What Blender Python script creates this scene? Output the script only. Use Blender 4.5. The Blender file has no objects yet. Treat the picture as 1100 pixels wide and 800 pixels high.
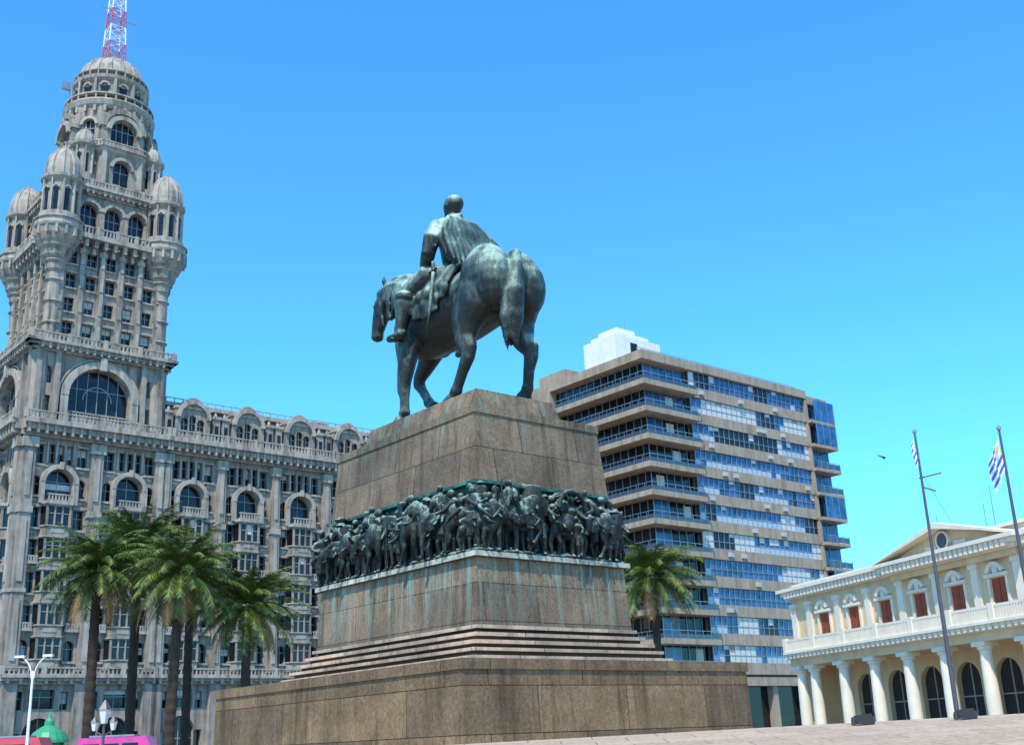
import bpy, bmesh, math, random
from mathutils import Vector, Matrix, noise
random.seed(7)
sc=bpy.context.scene
GRID=math.radians(90-49.39); G=-0.8
# ------------------------------------------------------------ materials
def newmat(name):
    m=bpy.data.materials.new(name); m.use_nodes=True
    nt=m.node_tree; b=nt.nodes['Principled BSDF']; return m,nt,b
def N(nt,t,**kw):
    n=nt.nodes.new(t)
    for k,v in kw.items(): setattr(n,k,v)
    return n
def ramp(nt,stops):
    r=N(nt,'ShaderNodeValToRGB'); e=r.color_ramp.elements
    while len(e)<len(stops): e.new(0.5)
    for i,(p,c) in enumerate(stops):
        e[i].position=p; e[i].color=(c[0],c[1],c[2],1) if hasattr(c,'__len__') else (c,c,c,1)
    return r
def mixc(nt,fac,a,b,mode='MIX'):
    m=N(nt,'ShaderNodeMix',data_type='RGBA',blend_type=mode)
    L=nt.links
    for s,v in ((m.inputs[0],fac),(m.inputs[6],a),(m.inputs[7],b)):
        if hasattr(v,'is_output') or isinstance(v,bpy.types.NodeSocket): L.new(v,s)
        elif hasattr(v,'__len__'): s.default_value=(v[0],v[1],v[2],1)
        else: s.default_value=v
    return m.outputs[2]
def objco(nt,scale=(1,1,1)):
    tc=N(nt,'ShaderNodeTexCoord'); mp=N(nt,'ShaderNodeMapping'); mp.inputs['Scale'].default_value=scale
    nt.links.new(tc.outputs['Object'],mp.inputs[0]); return mp.outputs[0]
def noi(nt,co,scale,detail=4,rough=.6):
    n=N(nt,'ShaderNodeTexNoise'); n.inputs['Scale'].default_value=scale; n.inputs['Detail'].default_value=detail
    n.inputs['Roughness'].default_value=rough; nt.links.new(co,n.inputs['Vector']); return n.outputs['Fac']
def bump(nt,b,h,st=.3,dist=.05):
    n=N(nt,'ShaderNodeBump'); n.inputs['Strength'].default_value=st; n.inputs['Distance'].default_value=dist
    nt.links.new(h,n.inputs['Height']); nt.links.new(n.outputs[0],b.inputs['Normal'])
def stone(name,c1,c2,streak=.35,dark=(.05,.04,.032),rough=.9,sc1=.25,b=.25):
    m,nt,bs=newmat(name); L=nt.links
    n1=noi(nt,objco(nt),sc1*4,6); r1=ramp(nt,[(.3,c1),(.7,c2)]); L.new(n1,r1.inputs[0])
    n2=noi(nt,objco(nt,(1.3,1.3,.12)),1.2,5); r2=ramp(nt,[(.46,0),(.72,streak)]); L.new(n2,r2.inputs[0])
    col=mixc(nt,r2.outputs[0],r1.outputs[0],dark)
    L.new(col,bs.inputs['Base Color']); bs.inputs['Roughness'].default_value=rough; bs.inputs['Specular IOR Level'].default_value=.15
    bump(nt,bs,noi(nt,objco(nt),6,6),b,.04); return m
def plain(name,c,rough=.6,metal=0,var=.15,sc1=3):
    m,nt,bs=newmat(name); L=nt.links
    n1=noi(nt,objco(nt),sc1,4); r=ramp(nt,[(.3,[x*(1-var) for x in c]),(.7,[min(1,x*(1+var)) for x in c])]); L.new(n1,r.inputs[0])
    L.new(r.outputs[0],bs.inputs['Base Color']); bs.inputs['Roughness'].default_value=rough; bs.inputs['Metallic'].default_value=metal
    return m
def glass(name,c,rough=.08,var=.6,sc1=.55,ior=1.6):
    m,nt,bs=newmat(name); L=nt.links
    v=N(nt,'ShaderNodeTexVoronoi'); v.inputs['Scale'].default_value=sc1; L.new(objco(nt),v.inputs['Vector'])
    sp=N(nt,'ShaderNodeSeparateColor'); L.new(v.outputs['Color'],sp.inputs[0])
    r=ramp(nt,[(0,[x*(1-var) for x in c]),(1,[x*(1+var) for x in c])]); L.new(sp.outputs[0],r.inputs[0])
    L.new(r.outputs[0],bs.inputs['Base Color']); bs.inputs['Roughness'].default_value=rough; bs.inputs['IOR'].default_value=ior
    return m
def granite(name,c1,c2,bw,bh,stain=0.0,ztop=0,zfall=2.0,offs=.5,lite=0.0,stc=(.22,.38,.31)):
    m,nt,bs=newmat(name); L=nt.links
    tc=N(nt,'ShaderNodeTexCoord'); sx=N(nt,'ShaderNodeSeparateXYZ'); L.new(tc.outputs['Object'],sx.inputs[0])
    ad=N(nt,'ShaderNodeMath',operation='ADD'); L.new(sx.outputs[0],ad.inputs[0]); L.new(sx.outputs[1],ad.inputs[1])
    cb=N(nt,'ShaderNodeCombineXYZ'); L.new(ad.outputs[0],cb.inputs[0]); L.new(sx.outputs[2],cb.inputs[1])
    br=N(nt,'ShaderNodeTexBrick'); L.new(cb.outputs[0],br.inputs['Vector'])
    br.inputs['Scale'].default_value=1; br.inputs['Brick Width'].default_value=bw; br.inputs['Row Height'].default_value=bh
    br.inputs['Mortar Size'].default_value=.012; br.inputs['Mortar Smooth'].default_value=.1; br.offset=offs
    br.inputs['Color1'].default_value=(.72,.72,.74,1); br.inputs['Color2'].default_value=(1.25,1.2,1.1,1); br.inputs['Mortar'].default_value=(.22,.2,.17,1)
    n1=noi(nt,objco(nt),13,9,.8); r1=ramp(nt,[(.4,c1),(.6,c2)]); L.new(n1,r1.inputs[0])
    n3=noi(nt,objco(nt),.8,6,.7); r3=ramp(nt,[(.3,.62),(.7,1.3)]); L.new(n3,r3.inputs[0])
    col=mixc(nt,1.0,r1.outputs[0],br.outputs['Color'],'MULTIPLY'); col=mixc(nt,1.0,col,r3.outputs[0],'MULTIPLY')
    n4=noi(nt,objco(nt,(1,1,.08)),2.6,6,.65); r4=ramp(nt,[(.5,0),(.68,.7)]); L.new(n4,r4.inputs[0])
    col=mixc(nt,r4.outputs[0],col,[x*.4 for x in c1])
    if lite>0:
        n5=noi(nt,objco(nt,(1,1,.05)),5.0,5,.7); r5=ramp(nt,[(.56,0),(.72,lite)]); L.new(n5,r5.inputs[0]); col=mixc(nt,r5.outputs[0],col,(.40,.32,.24))
    if stain>0:
        n2=noi(nt,objco(nt,(1,1,.05)),4.2,5,.75); r2=ramp(nt,[(.49,0),(.62,1)]); L.new(n2,r2.inputs[0])
        mr=N(nt,'ShaderNodeMapRange'); L.new(sx.outputs[2],mr.inputs[0]); mr.inputs[1].default_value=ztop-zfall; mr.inputs[2].default_value=ztop
        mr.inputs[3].default_value=0; mr.inputs[4].default_value=stain
        ml=N(nt,'ShaderNodeMath',operation='MULTIPLY'); L.new(r2.outputs[0],ml.inputs[0]); L.new(mr.outputs[0],ml.inputs[1])
        col=mixc(nt,ml.outputs[0],col,stc)
    L.new(col,bs.inputs['Base Color']); bs.inputs['Roughness'].default_value=.7; bs.inputs['Specular IOR Level'].default_value=.2
    bump(nt,bs,n1,.25,.015); return m
def bronze(name,dark,mid,lite,sc1=1.6,rough=.5,s0=.42,s1=.55,s2=.72):
    m,nt,bs=newmat(name); L=nt.links
    n1=noi(nt,objco(nt,(1,1,.4)),sc1,9,.75)
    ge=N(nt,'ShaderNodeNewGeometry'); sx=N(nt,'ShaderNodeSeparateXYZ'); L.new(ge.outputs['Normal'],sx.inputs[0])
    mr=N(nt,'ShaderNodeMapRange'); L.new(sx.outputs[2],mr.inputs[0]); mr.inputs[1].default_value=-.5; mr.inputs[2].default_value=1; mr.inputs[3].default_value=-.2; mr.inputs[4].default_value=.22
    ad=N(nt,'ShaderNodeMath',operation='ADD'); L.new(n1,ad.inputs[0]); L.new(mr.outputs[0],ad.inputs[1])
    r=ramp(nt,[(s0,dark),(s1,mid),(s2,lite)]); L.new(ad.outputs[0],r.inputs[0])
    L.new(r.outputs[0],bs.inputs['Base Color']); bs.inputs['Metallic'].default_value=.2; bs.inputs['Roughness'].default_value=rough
    bump(nt,bs,noi(nt,objco(nt),6,8,.75),.6,.07); return m
M={}
M['stucco']=stone('grey_stucco',(.42,.35,.275),(.26,.22,.178),.85)
M['stucco_l']=stone('grey_stone_trim',(.49,.42,.335),(.34,.29,.235),.7)
M['slate']=stone('slate_roof',(.11,.11,.11),(.07,.07,.07),.4)
M['dkglass']=glass('dark_window_glass',(.010,.012,.015),ior=1.45)
M['blglass']=glass('blue_window_glass',(.02,.085,.20),.08,.55,1.1)
M['railgl']=plain('tinted_rail_glass',(.05,.08,.11),.15)
M['frame']=plain('painted_window_frame',(.32,.29,.25))
M['blind']=plain('white_blind',(.58,.55,.50),.8)
M['panel']=plain('pale_sill_panel',(.40,.45,.50),.4)
M['acunit']=plain('air_conditioner_casing',(.45,.44,.42),.6)
M['dark']=plain('dark_interior',(.03,.026,.022),.9)
M['concrete']=stone('facade_concrete',(.43,.33,.235),(.33,.255,.185),.45)
M['white']=stone('white_render',(.80,.78,.75),(.70,.68,.65),.12)
M['cream']=stone('cream_stucco',(.76,.56,.33),(.66,.48,.28),.14)
M['creamw']=stone('white_stone_trim',(.84,.74,.58),(.74,.65,.51),.12)
M['shutter']=plain('red_brown_shutter',(.36,.07,.03),.6)
M['metal']=plain('grey_metal',(.35,.36,.38),.4,.7)
M['polem']=plain('dark_pole_metal',(.12,.10,.11),.45,.5)
M['red']=plain('red_paint',(.58,.06,.08),.4)
M['wpaint']=plain('white_paint',(.78,.78,.78),.4)
M['green']=plain('green_copper_roof',(.04,.30,.14),.5)
M['pink']=plain('magenta_paint',(.6,.05,.25),.35)
M['rubber']=plain('rubber',(.02,.02,.02),.8)
M['asphalt']=stone('asphalt',(.055,.055,.055),(.04,.04,.042),.1)
M['gr_base']=granite('brown_granite',(.135,.086,.046),(.26,.175,.10),2.9,1.05,0,lite=.2)
M['gr_shade']=granite('shade_toned_granite_risers',(.06,.040,.024),(.10,.070,.045),2.9,1.05,0)  # same granite, with the shade under the step edges put into its colour
M['gr_mid']=granite('brown_granite_stained',(.135,.093,.058),(.25,.18,.12),1.8,.95,.8,5.5,2.1,lite=.35)
M['gr_up']=granite('brown_granite_upper',(.125,.088,.055),(.24,.175,.115),2.1,1.2,.3,9.6,1.6,lite=.2)
M['gr_step']=granite('granite_steps',(.42,.30,.21),(.58,.43,.32),2.2,.5)  # pale tone paints sunlight on the step noses; kerb and pole bases share it
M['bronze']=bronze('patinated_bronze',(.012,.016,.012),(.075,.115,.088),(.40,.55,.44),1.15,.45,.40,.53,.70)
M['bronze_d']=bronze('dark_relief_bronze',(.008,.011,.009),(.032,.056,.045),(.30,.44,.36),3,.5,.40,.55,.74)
M['teal']=bronze('verdigris_plate',(.02,.08,.065),(.05,.24,.19),(.15,.45,.38),2.5)
M['stainl']=granite('stained_ledge',(.30,.33,.28),(.54,.54,.47),2.4,.6)
M['fblue']=plain('flag_blue',(.03,.13,.5),.8); M['fwhite']=plain('flag_white',(.8,.8,.8),.8); M['fyel']=plain('flag_yellow',(.8,.5,.04),.8)
M['ground']=stone('city_ground',(.26,.25,.23),(.2,.19,.18),.1)
def palmmat():
    m,nt,bs=newmat('palm_frond'); L=nt.links
    n1=noi(nt,objco(nt),1.8,4,.7); r=ramp(nt,[(.32,(.016,.042,.006)),(.5,(.065,.115,.012)),(.7,(.25,.26,.035))]); L.new(n1,r.inputs[0])
    L.new(r.outputs[0],bs.inputs['Base Color']); bs.inputs['Roughness'].default_value=.6
    return m
M['frond']=palmmat(); M['deadfrond']=plain('dry_frond',(.24,.15,.06),.9)
M['trunk']=stone('palm_trunk',(.075,.052,.035),(.04,.028,.02),.3)
# ------------------------------------------------------------ builder
class B:
    def __init__(s,name,loc=(0,0,0),ang=0):
        s.name=name; s.parts={}; s.M=Matrix.Identity(4)
        s.e=bpy.data.objects.new(name,None); s.e.location=loc; s.e.rotation_euler=(0,0,ang); s.e.empty_display_size=.5
        sc.collection.objects.link(s.e)
    def add(s,k,vs,fs):
        V,Fc=s.parts.setdefault(k,([],[])); o=len(V)
        V.extend([tuple(s.M@Vector(v)) for v in vs]); Fc.extend([tuple(i+o for i in f) for f in fs])
    def box(s,k,x0,x1,y0,y1,z0,z1):
        s.add(k,[(x0,y0,z0),(x1,y0,z0),(x1,y1,z0),(x0,y1,z0),(x0,y0,z1),(x1,y0,z1),(x1,y1,z1),(x0,y1,z1)],
          [(0,3,2,1),(4,5,6,7),(0,1,5,4),(1,2,6,5),(2,3,7,6),(3,0,4,7)])
    def quad(s,k,a,b,c,d): s.add(k,[a,b,c,d],[(0,1,2,3)])
    def frust(s,k,cx,cy,z0,a0,b0,z1,a1,b1):
        s.add(k,[(cx-a0,cy-b0,z0),(cx+a0,cy-b0,z0),(cx+a0,cy+b0,z0),(cx-a0,cy+b0,z0),(cx-a1,cy-b1,z1),(cx+a1,cy-b1,z1),(cx+a1,cy+b1,z1),(cx-a1,cy+b1,z1)],
          [(0,3,2,1),(4,5,6,7),(0,1,5,4),(1,2,6,5),(2,3,7,6),(3,0,4,7)])
    def lathe(s,k,cx,cy,prof,n=16,ph=0):
        vs=[];fs=[]
        for r,z in prof:
            for i in range(n):
                a=2*math.pi*i/n+ph; vs.append((cx+r*math.cos(a),cy+r*math.sin(a),z))
        m=len(prof)
        for j in range(m-1):
            for i in range(n): fs.append((j*n+i,j*n+(i+1)%n,(j+1)*n+(i+1)%n,(j+1)*n+i))
        fs.append(tuple(range(n-1,-1,-1))); fs.append(tuple((m-1)*n+i for i in range(n)))
        s.add(k,vs,fs)
    def cyl(s,k,cx,cy,z0,z1,r,r1=None,n=14,ph=0): s.lathe(k,cx,cy,[(r,z0),(r if r1 is None else r1,z1)],n,ph)
    def prism(s,k,pts,z0,z1):
        n=len(pts); s.add(k,[(x,y,z0) for x,y in pts]+[(x,y,z1) for x,y in pts],
          [tuple(range(n-1,-1,-1)),tuple(range(n,2*n))]+[(i,(i+1)%n,n+(i+1)%n,n+i) for i in range(n)])
    def rod(s,k,p,q,r,r1=None,n=6):
        p=Vector(p);q=Vector(q);t=(q-p).normalized(); a=t.orthogonal().normalized(); b=t.cross(a); r1=r if r1 is None else r1
        vs=[]
        for c,rr in ((p,r),(q,r1)):
            for i in range(n):
                an=2*math.pi*i/n; vs.append(tuple(c+(a*math.cos(an)+b*math.sin(an))*rr))
        s.add(k,vs,[(i,(i+1)%n,n+(i+1)%n,n+i) for i in range(n)]+[tuple(range(n-1,-1,-1)),tuple(range(n,2*n))])
    def ring(s,k,cx,cz,r0,r1,y0,y1,a0=0,a1=math.pi,n=14):
        vs=[];fs=[]
        for i in range(n+1):
            a=a0+(a1-a0)*i/n; c,d=math.cos(a),math.sin(a)
            vs+=[(cx+r0*c,y0,cz+r0*d),(cx+r1*c,y0,cz+r1*d),(cx+r1*c,y1,cz+r1*d),(cx+r0*c,y1,cz+r0*d)]
        for i in range(n):
            o=4*i
            for j in range(4): fs.append((o+j,o+(j+1)%4,o+4+(j+1)%4,o+4+j))
        fs+= [(0,1,2,3),(4*n,4*n+3,4*n+2,4*n+1)]
        s.add(k,vs,fs)
    def wall(s,k,x0,x1,z0,z1,wins,y=0,dep=.35,gk='glass',bl=.3,fr='frames',mull=2,trans=True):
        xs=sorted({x0,x1}|{w[0] for w in wins}|{w[1] for w in wins}); zs=sorted({z0,z1}|{w[2] for w in wins}|{w[3] for w in wins})
        for i in range(len(xs)-1):
            run=None
            for j in range(len(zs)-1):
                cx=(xs[i]+xs[i+1])/2; cz=(zs[j]+zs[j+1])/2
                hit=any(w[0]<cx<w[1] and w[2]<cz<w[3] for w in wins)
                if not hit and run is None: run=zs[j]
                if (hit or j==len(zs)-2) and run is not None:
                    e=zs[j] if hit else zs[j+1]
                    s.quad(k,(xs[i],y,run),(xs[i+1],y,run),(xs[i+1],y,e),(xs[i],y,e)); run=None
        for w in wins:
            xa,xb,za,zb=w[:4]; arch=len(w)>4 and w[4]; yd=y+dep
            s.quad(gk,(xa,yd,za),(xb,yd,za),(xb,yd,zb),(xa,yd,zb))
            if arch:
                r=(xb-xa)/2; zp=zb-r; cx=(xa+xb)/2; n=6
                for sg,xc in ((-1,xa),(1,xb)):
                    pts=[(cx+sg*r*math.cos(math.pi/2*i/n),zp+r*math.sin(math.pi/2*i/n)) for i in range(n+1)]
                    for i in range(n):
                        s.add(k,[(xc,y,zb),(pts[i][0],y,pts[i][1]),(pts[i+1][0],y,pts[i+1][1])],[(0,1,2)])
                        s.quad(k,(pts[i][0],y,pts[i][1]),(pts[i+1][0],y,pts[i+1][1]),(pts[i+1][0],yd,pts[i+1][1]),(pts[i][0],yd,pts[i][1]))
            else:
                zp=zb; s.quad(k,(xa,y,zb),(xb,y,zb),(xb,yd,zb),(xa,yd,zb))
            s.quad(k,(xa,y,za),(xa,yd,za),(xa,yd,zp),(xa,y,zp)); s.quad(k,(xb,y,za),(xb,yd,za),(xb,yd,zp),(xb,y,zp))
            s.quad(k,(xa,y,za),(xb,y,za),(xb,yd,za),(xa,yd,za))
            if fr:
                t=.04
                for i in range(1,mull):
                    xm=xa+(xb-xa)*i/mull; s.box(fr,xm-t,xm+t,yd-.07,yd-.01,za,zb-(.02 if not arch else .05))
                if trans: zm=za+(zb-za)*.62; s.box(fr,xa,xb,yd-.08,yd-.012,zm-t,zm+t)
                if random.random()<bl:
                    h=random.uniform(.25,.7); s.box('blinds',xa+.03,xb-.03,yd-.045,yd-.02,zp-(zp-za)*h,zp)
    def balus(s,k,x0,x1,y,z,h=.9,step=.45,t=.22,post=0):
        s.box(k,x0,x1,y-t/2,y+t/2,z+h-.15,z+h); s.box(k,x0,x1,y-t/2+.003,y+t/2-.003,z,z+.12)
        n=max(1,int((x1-x0)/step))
        for i in range(n):
            x=x0+(i+.5)*(x1-x0)/n; s.box(k,x-.08,x+.08,y-.07,y+.07,z+.12,z+h-.15)
        if post:
            m=max(1,round((x1-x0)/post))
            for i in range(m+1):
                x=x0+i*(x1-x0)/m; s.box(k,x-.2,x+.2,y-t/2-.06,y+t/2+.06,z,z+h+.1)
    def cornice(s,k,x0,x1,z,h=1.0,pr=.8,y=0,br=1.0,ends=True):
        e=pr if ends else 0
        s.box(k,x0-e*.35,x1+e*.35,y-pr*.35,y+.05,z,z+h*.35); s.box(k,x0-e*.7,x1+e*.7,y-pr*.7,y+.052,z+h*.35,z+h*.7); s.box(k,x0-e,x1+e,y-pr,y+.054,z+h*.7,z+h)
        if br:
            n=int((x1-x0)/br)
            for i in range(n):
                x=x0+(i+.5)*(x1-x0)/n; s.box(k,x-.13,x+.13,y-pr*.85,y,z+h*.1,z+h*.695)
    def finish(s,mats,smooth=()):
        base=dict(frames='frame',blinds='blind',glass='dkglass')
        for k,(V,Fc) in s.parts.items():
            me=bpy.data.meshes.new(k); me.from_pydata(V,[],Fc); me.materials.append(M[mats[k] if k in mats else base[k]])
            if k in smooth:
                for p in me.polygons: p.use_smooth=True
            o=bpy.data.objects.new(k,me); o.parent=s.e; sc.collection.objects.link(o)
        return s.e
def T(x,y,z,k=0): return Matrix.Translation((x,y,z))@Matrix.Rotation(k*math.pi/2,4,'Z')
# ------------------------------------------------------------ PALACE TOWER BUILDING
S=B('palace_tower_building',(-40.8,130,0),GRID)
def salvo_bay(x0,w):
    c=x0+w/2; W=[]
    W.append((c-1.7,c+1.7,G,5.4,True))
    for sx in (-1,1):
        xa=c+sx*(w/2-1.55); W.append((xa-.45,xa+.45,G,3.9)); W.append((xa-.4,xa+.4,6.2,8.0))
    W.append((c-1.3,c+1.3,6.3,8.2))
    for i in range(7):
        z=10.3+3.45*i
        for sx in (-1,1):
            xa=c+sx*(w/2-1.5); W.append((xa-.55,xa+.55,z+.75,z+2.85,i==0 or i==5))
            S.box('trim',xa-.7,xa+.7,-.3,0,z+.5,z+.72)
            if i not in (0,5): S.box('trim',xa-.68,xa+.68,-.24,0,z+2.9,z+3.08)
            if i in (1,3):
                S.box('trim',xa-.75,xa+.75,-.6,0,z+.25,z+.45); S.balus('trim',xa-.7,xa+.7,-.52,z+.45,.7,.28,.12)
            S.box('trim',xa-.3,xa+.3,-.1,0,z+.02,z+.36)
    W.append((c-1.45,c+1.45,28.0,31.2,True))
    for j in (-1,0,1): W.append((c+j*.95-.36,c+j*.95+.36,31.9,34.0))
    S.wall('walls',x0,x0+w,G,34.7,W,dep=.6)
    S.ring('trim',c,29.75,1.55,2.05,-.6,0); S.box('trim',c-2.05,c-1.55,-.55,0,27.4,29.75); S.box('trim',c+1.55,c+2.05,-.55,0,27.4,29.75)
    S.box('trim',c-.22,c+.22,-.8,-.61,31.2,32.0)
    S.box('trim',x0,x0+w,-.2,0,31.45,31.62); S.box('trim',x0,x0+w,-.25,0,27.1,27.35)
    for j in (-1.5,-.5,.5,1.5): S.box('trim',c+j*.95-.1,c+j*.95+.1,-.2,0,31.9,34.2)
    for i in range(5):
        z=10.3+3.45*i
        P=[(c-1.75,.05),(c-1.2,-.95),(c+1.2,-.95),(c+1.75,.05)]
        Q=[(c-1.62,.04),(c-1.12,-.78),(c+1.12,-.78),(c+1.62,.04)]
        S.prism('walls',P,z-.15,z+.8); S.prism('walls',P,z+2.98,z+3.30); S.prism('glass',Q,z+.8,z+2.98)
        PP=[(c-1.9,.06),(c-1.3,-1.1),(c+1.3,-1.1),(c+1.9,.06)]
        S.prism('trim',PP,z+.8,z+.93); S.prism('trim',PP,z+3.1,z+3.22)
        for (px,py) in P[1:3]: S.box('walls',px-.11,px+.11,py-.02,py+.2,z+.92,z+2.99)
        for px in (c-.4,c+.4): S.box('walls',px-.08,px+.08,-.95,-.76,z+.92,z+2.99)
        S.box('frames',c-1.15,c+1.15,-.87,-.79,z+2.2,z+2.28)
        S.box('trim',c-.7,c+.7,-1.0,-.95,z+.15,z+.6)
        if random.random()<.35: S.box('blinds',c-.3,c+.3,-.83,-.79,z+random.uniform(1.4,2.2),z+2.9)
    S.prism('trim',[(c-2.0,.07),(c-1.4,-1.2),(c+1.4,-1.2),(c+2.0,.07)],27.3,27.6)
    S.balus('trim',c-1.4,c+1.4,-1.1,27.6,.8,.35)
    S.prism('trim',[(c-1.5,.05),(c-1.0,-.7),(c+1.0,-.7),(c+1.5,.05)],9.6,10.15)
def pil(x,w=.6):
    S.box('walls',x-w,x+w,-.75,0,G,8.7); S.box('walls',x-w*.85,x+w*.85,-.7,0,10.0,33.3)
    S.box('trim',x-w*1.1,x+w*1.1,-.95,0,33.3,34.4); S.box('trim',x-w,x+w,-.86,0,26.2,26.9); S.box('trim',x-w,x+w,-.82,0,17.9,18.3)
    S.box('trim',x-w*.35,x+w*.35,-.84,-.7,28,32.8); S.box('trim',x-w*.35,x+w*.35,-.82,-.7,19,25.5); S.box('trim',x-w*.35,x+w*.35,-.82,-.7,11,17.2)
def ledge(x0,x1):
    S.cornice('trim',x0,x1,8.7,.9,1.3,0,1.2,False); S.balus('trim',x0,x1,-1.1,9.6,.8,.45,post=3.7)
    S.cornice('trim',x0,x1,34.6,1.7,1.8,0,.9,False); S.balus('trim',x0,x1,-1.5,36.3,.95,.45,post=3.7)
nb=5; WL=36.0; bw=WL/nb
for i in range(nb): salvo_bay(i*bw,bw)
for i in range(nb+1): pil(min(max(i*bw,.4),WL-.5))
ledge(0,WL+.5)
S.M=T(0,0,0)
S.quad('walls',(WL,0,G),(WL,16,G),(WL,16,36),(WL,0,36)); S.quad('walls',(0,16,G),(WL,16,G),(WL,16,36),(0,16,36)); S.quad('walls',(0,0,34.7),(WL,0,34.7),(WL,16,36),(0,16,36))
S.add('roof',[(.5,.8,36.2),(WL-.3,.8,36.2),(WL-1,2.3,41.2),(.5,2.3,41.2),(WL-.3,15.5,36.2),(WL-1,14,41.2),(.5,15.5,36.2),(.5,14,41.2)],[(0,1,2,3),(1,4,5,2),(3,2,5,7),(4,6,7,5)])
S.box('trim',.5,WL-.8,1.9,2.5,41.1,41.6); S.box('walls',12,18,6,10,41.3,42.9); S.box('walls',22,24.5,4,6,41.3,42.6)
for q in range(32): S.box('trim',.9+q*1.07,1.0+q*1.07,2.1,2.2,41.6,42.1)
S.box('trim',.6,WL-1,2.1,2.2,42.1,42.2)
for i in range(nb):
    c=i*bw+bw/2
    S.wall('walls',c-2.2,c+2.2,36.2,40.4,[(c-1.5,c-.55,37.3,39.3,True),(c-.45,c+.45,37.3,39.7,True),(c+.55,c+1.5,37.3,39.3,True)],y=.2,dep=.4,bl=0)
    S.ring('trim',c,39.3,1.7,2.15,-.25,1.6); S.box('walls',c-2.2,c-2.0,.22,2.2,36.2,40.4); S.box('walls',c+2.0,c+2.2,.22,2.2,36.2,40.4); S.box('trim',c-2.3,c+2.3,.0,2.2,40.4,40.7)
    S.ring('walls',c,40.6,.2,1.3,.1,1.9)
    for sx in (-1,1):
        x=c+sx*3.0; S.box('walls',x-.45,x+.45,.1,2.0,36.2,39.6); S.box('trim',x-.55,x+.55,-.05,2.0,39.6,39.95); S.cyl('trim',x,.5,39.95,40.5,.25,.12,8)
        S.box('glass',x-.22,x+.22,.06,.1,37.2,38.8)
CX=-7.75
for k,(n0) in ((0,2),(3,2)):
    S.M=T(CX,7.75,0,k)@T(0,-7.75,0)
    for i in range(n0): salvo_bay(-7.75+i*7.75,7.75)
    for x in (-7.35,0,7.35): pil(x,.75)
    ledge(-8.3,8.3)
S.M=T(CX,7.75,0,3)@T(0,-7.75,0)
S.box('walls',-20,-7.75,0,8,G,35)
S.M=T(CX,7.75,0)
S.box('walls',-7.0,7.7,-7.0,7.7,G,36)
S.box('roof',-7.7,7.7,-7.7,7.7,36.0,36.25)
CX2=-7.2; CY2=7.5
for k in range(4):
    S.M=T(CX,7.75,0,k)@T(0,-7.4,0)
    W=[(-3.5,3.5,37.3,43.3,True)]
    for sx in (-1,1):
        W+= [(sx*5.9-.5,sx*5.9+.5,37.6,39.6),(sx*5.9-.5,sx*5.9+.5,41.0,43.0,True)]
    S.wall('walls',-7.4,7.4,36.3,44.8,W,mull=6,dep=.7,bl=0)
    S.ring('trim',0,39.8,3.6,4.4,-.6,0,n=20); S.box('trim',-4.4,-3.6,-.55,0,36.6,39.8); S.box('trim',3.6,4.4,-.55,0,36.6,39.8)
    S.ring('trim',0,39.8,4.55,4.75,-.3,0,n=20); S.box('trim',-.35,.35,-.95,-.61,43.1,44.6)
    S.ring('frames',0,39.8,1.6,1.7,.55,.65,n=12)
    for x in (-4.95,4.95,-7.0,7.0): S.box('walls',x-.3,x+.3,-.5,0,36.3,44.6)
    S.balus('trim',-3.4,3.4,.1,37.3,.9,.4)
    S.cornice('trim',-7.4,7.4,44.6,1.1,1.3,0,.8,True); S.balus('trim',-8.2,8.2,-1.0,45.7,.9,.45,post=4.1)
    W=[]
    S.M=T(CX2,CY2,0,k)@T(0,-6.6,0)
    for i in range(4):
        for j in range(5):
            x=(j-2)*2.3; z=46.5+2.95*i; W.append((x-.56,x+.56,z+.5,z+2.2)); S.box('trim',x-.7,x+.7,-.22,0,z+.28,z+.48)
            if i in (0,2): S.box('trim',x-.66,x+.66,-.3,0,z+2.25,z+2.4)
    S.wall('walls',-6.6,6.6,45.7,58.5,W,bl=.3,dep=.5)
    for j in range(6):
        x=(j-2.5)*2.3; S.box('walls',x-.3,x+.3,-.4,0,46,57.2); S.box('trim',x-.42,x+.42,-.55,0,57.2,57.8)
        for i in range(4): S.box('trim',x-.2,x+.2,-.5,-.4,47.0+2.95*i,48.6+2.95*i)
    for j in range(11):
        x=(j-5)*1.15; S.box('trim',x-.2,x+.2,-1.2,0,58.0,58.9); S.box('trim',x-.18,x+.18,-.65,0,57.3,58.0)
    S.box('trim',-7.3,7.3,-1.5,0,58.9,59.4); S.balus('trim',-7.0,7.0,-1.35,59.4,1.0,.42,post=2.3)
    S.M=T(CX2,CY2,0,k)@T(0,-6.0,0)
    W=[(x-1.0,x+1.0,60.4,64.2,True) for x in (-2.9,0,2.9)]
    S.wall('walls',-6.0,6.0,58.9,66.0,W,bl=0,mull=3,dep=.6)
    for x in (-2.9,0,2.9): S.ring('trim',x,63.2,1.1,1.45,-.45,0,n=12)
    for x in (-4.35,-1.45,1.45,4.35): S.box('walls',x-.3,x+.3,-.45,0,59.4,63.3); S.box('trim',x-.4,x+.4,-.55,0,63.3,63.8)
    S.cornice('trim',-6.0,6.0,65.2,1.0,1.0,0,.7,True); S.balus('trim',-6.3,6.3,-.8,66.2,.8,.42,post=3.1)
    for x in (-2.9,0,2.9): S.ring('walls',x,66.2,.05,1.3,-.3,.3,n=12)
S.M=T(CX2,CY2,0); S.box('walls',-5.2,5.2,-5.2,5.2,44.8,66.1); S.box('roof',-7.0,7.0,-7.0,7.0,45.1,45.5)
def TT(): return T(CX2,CY2,0)
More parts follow.
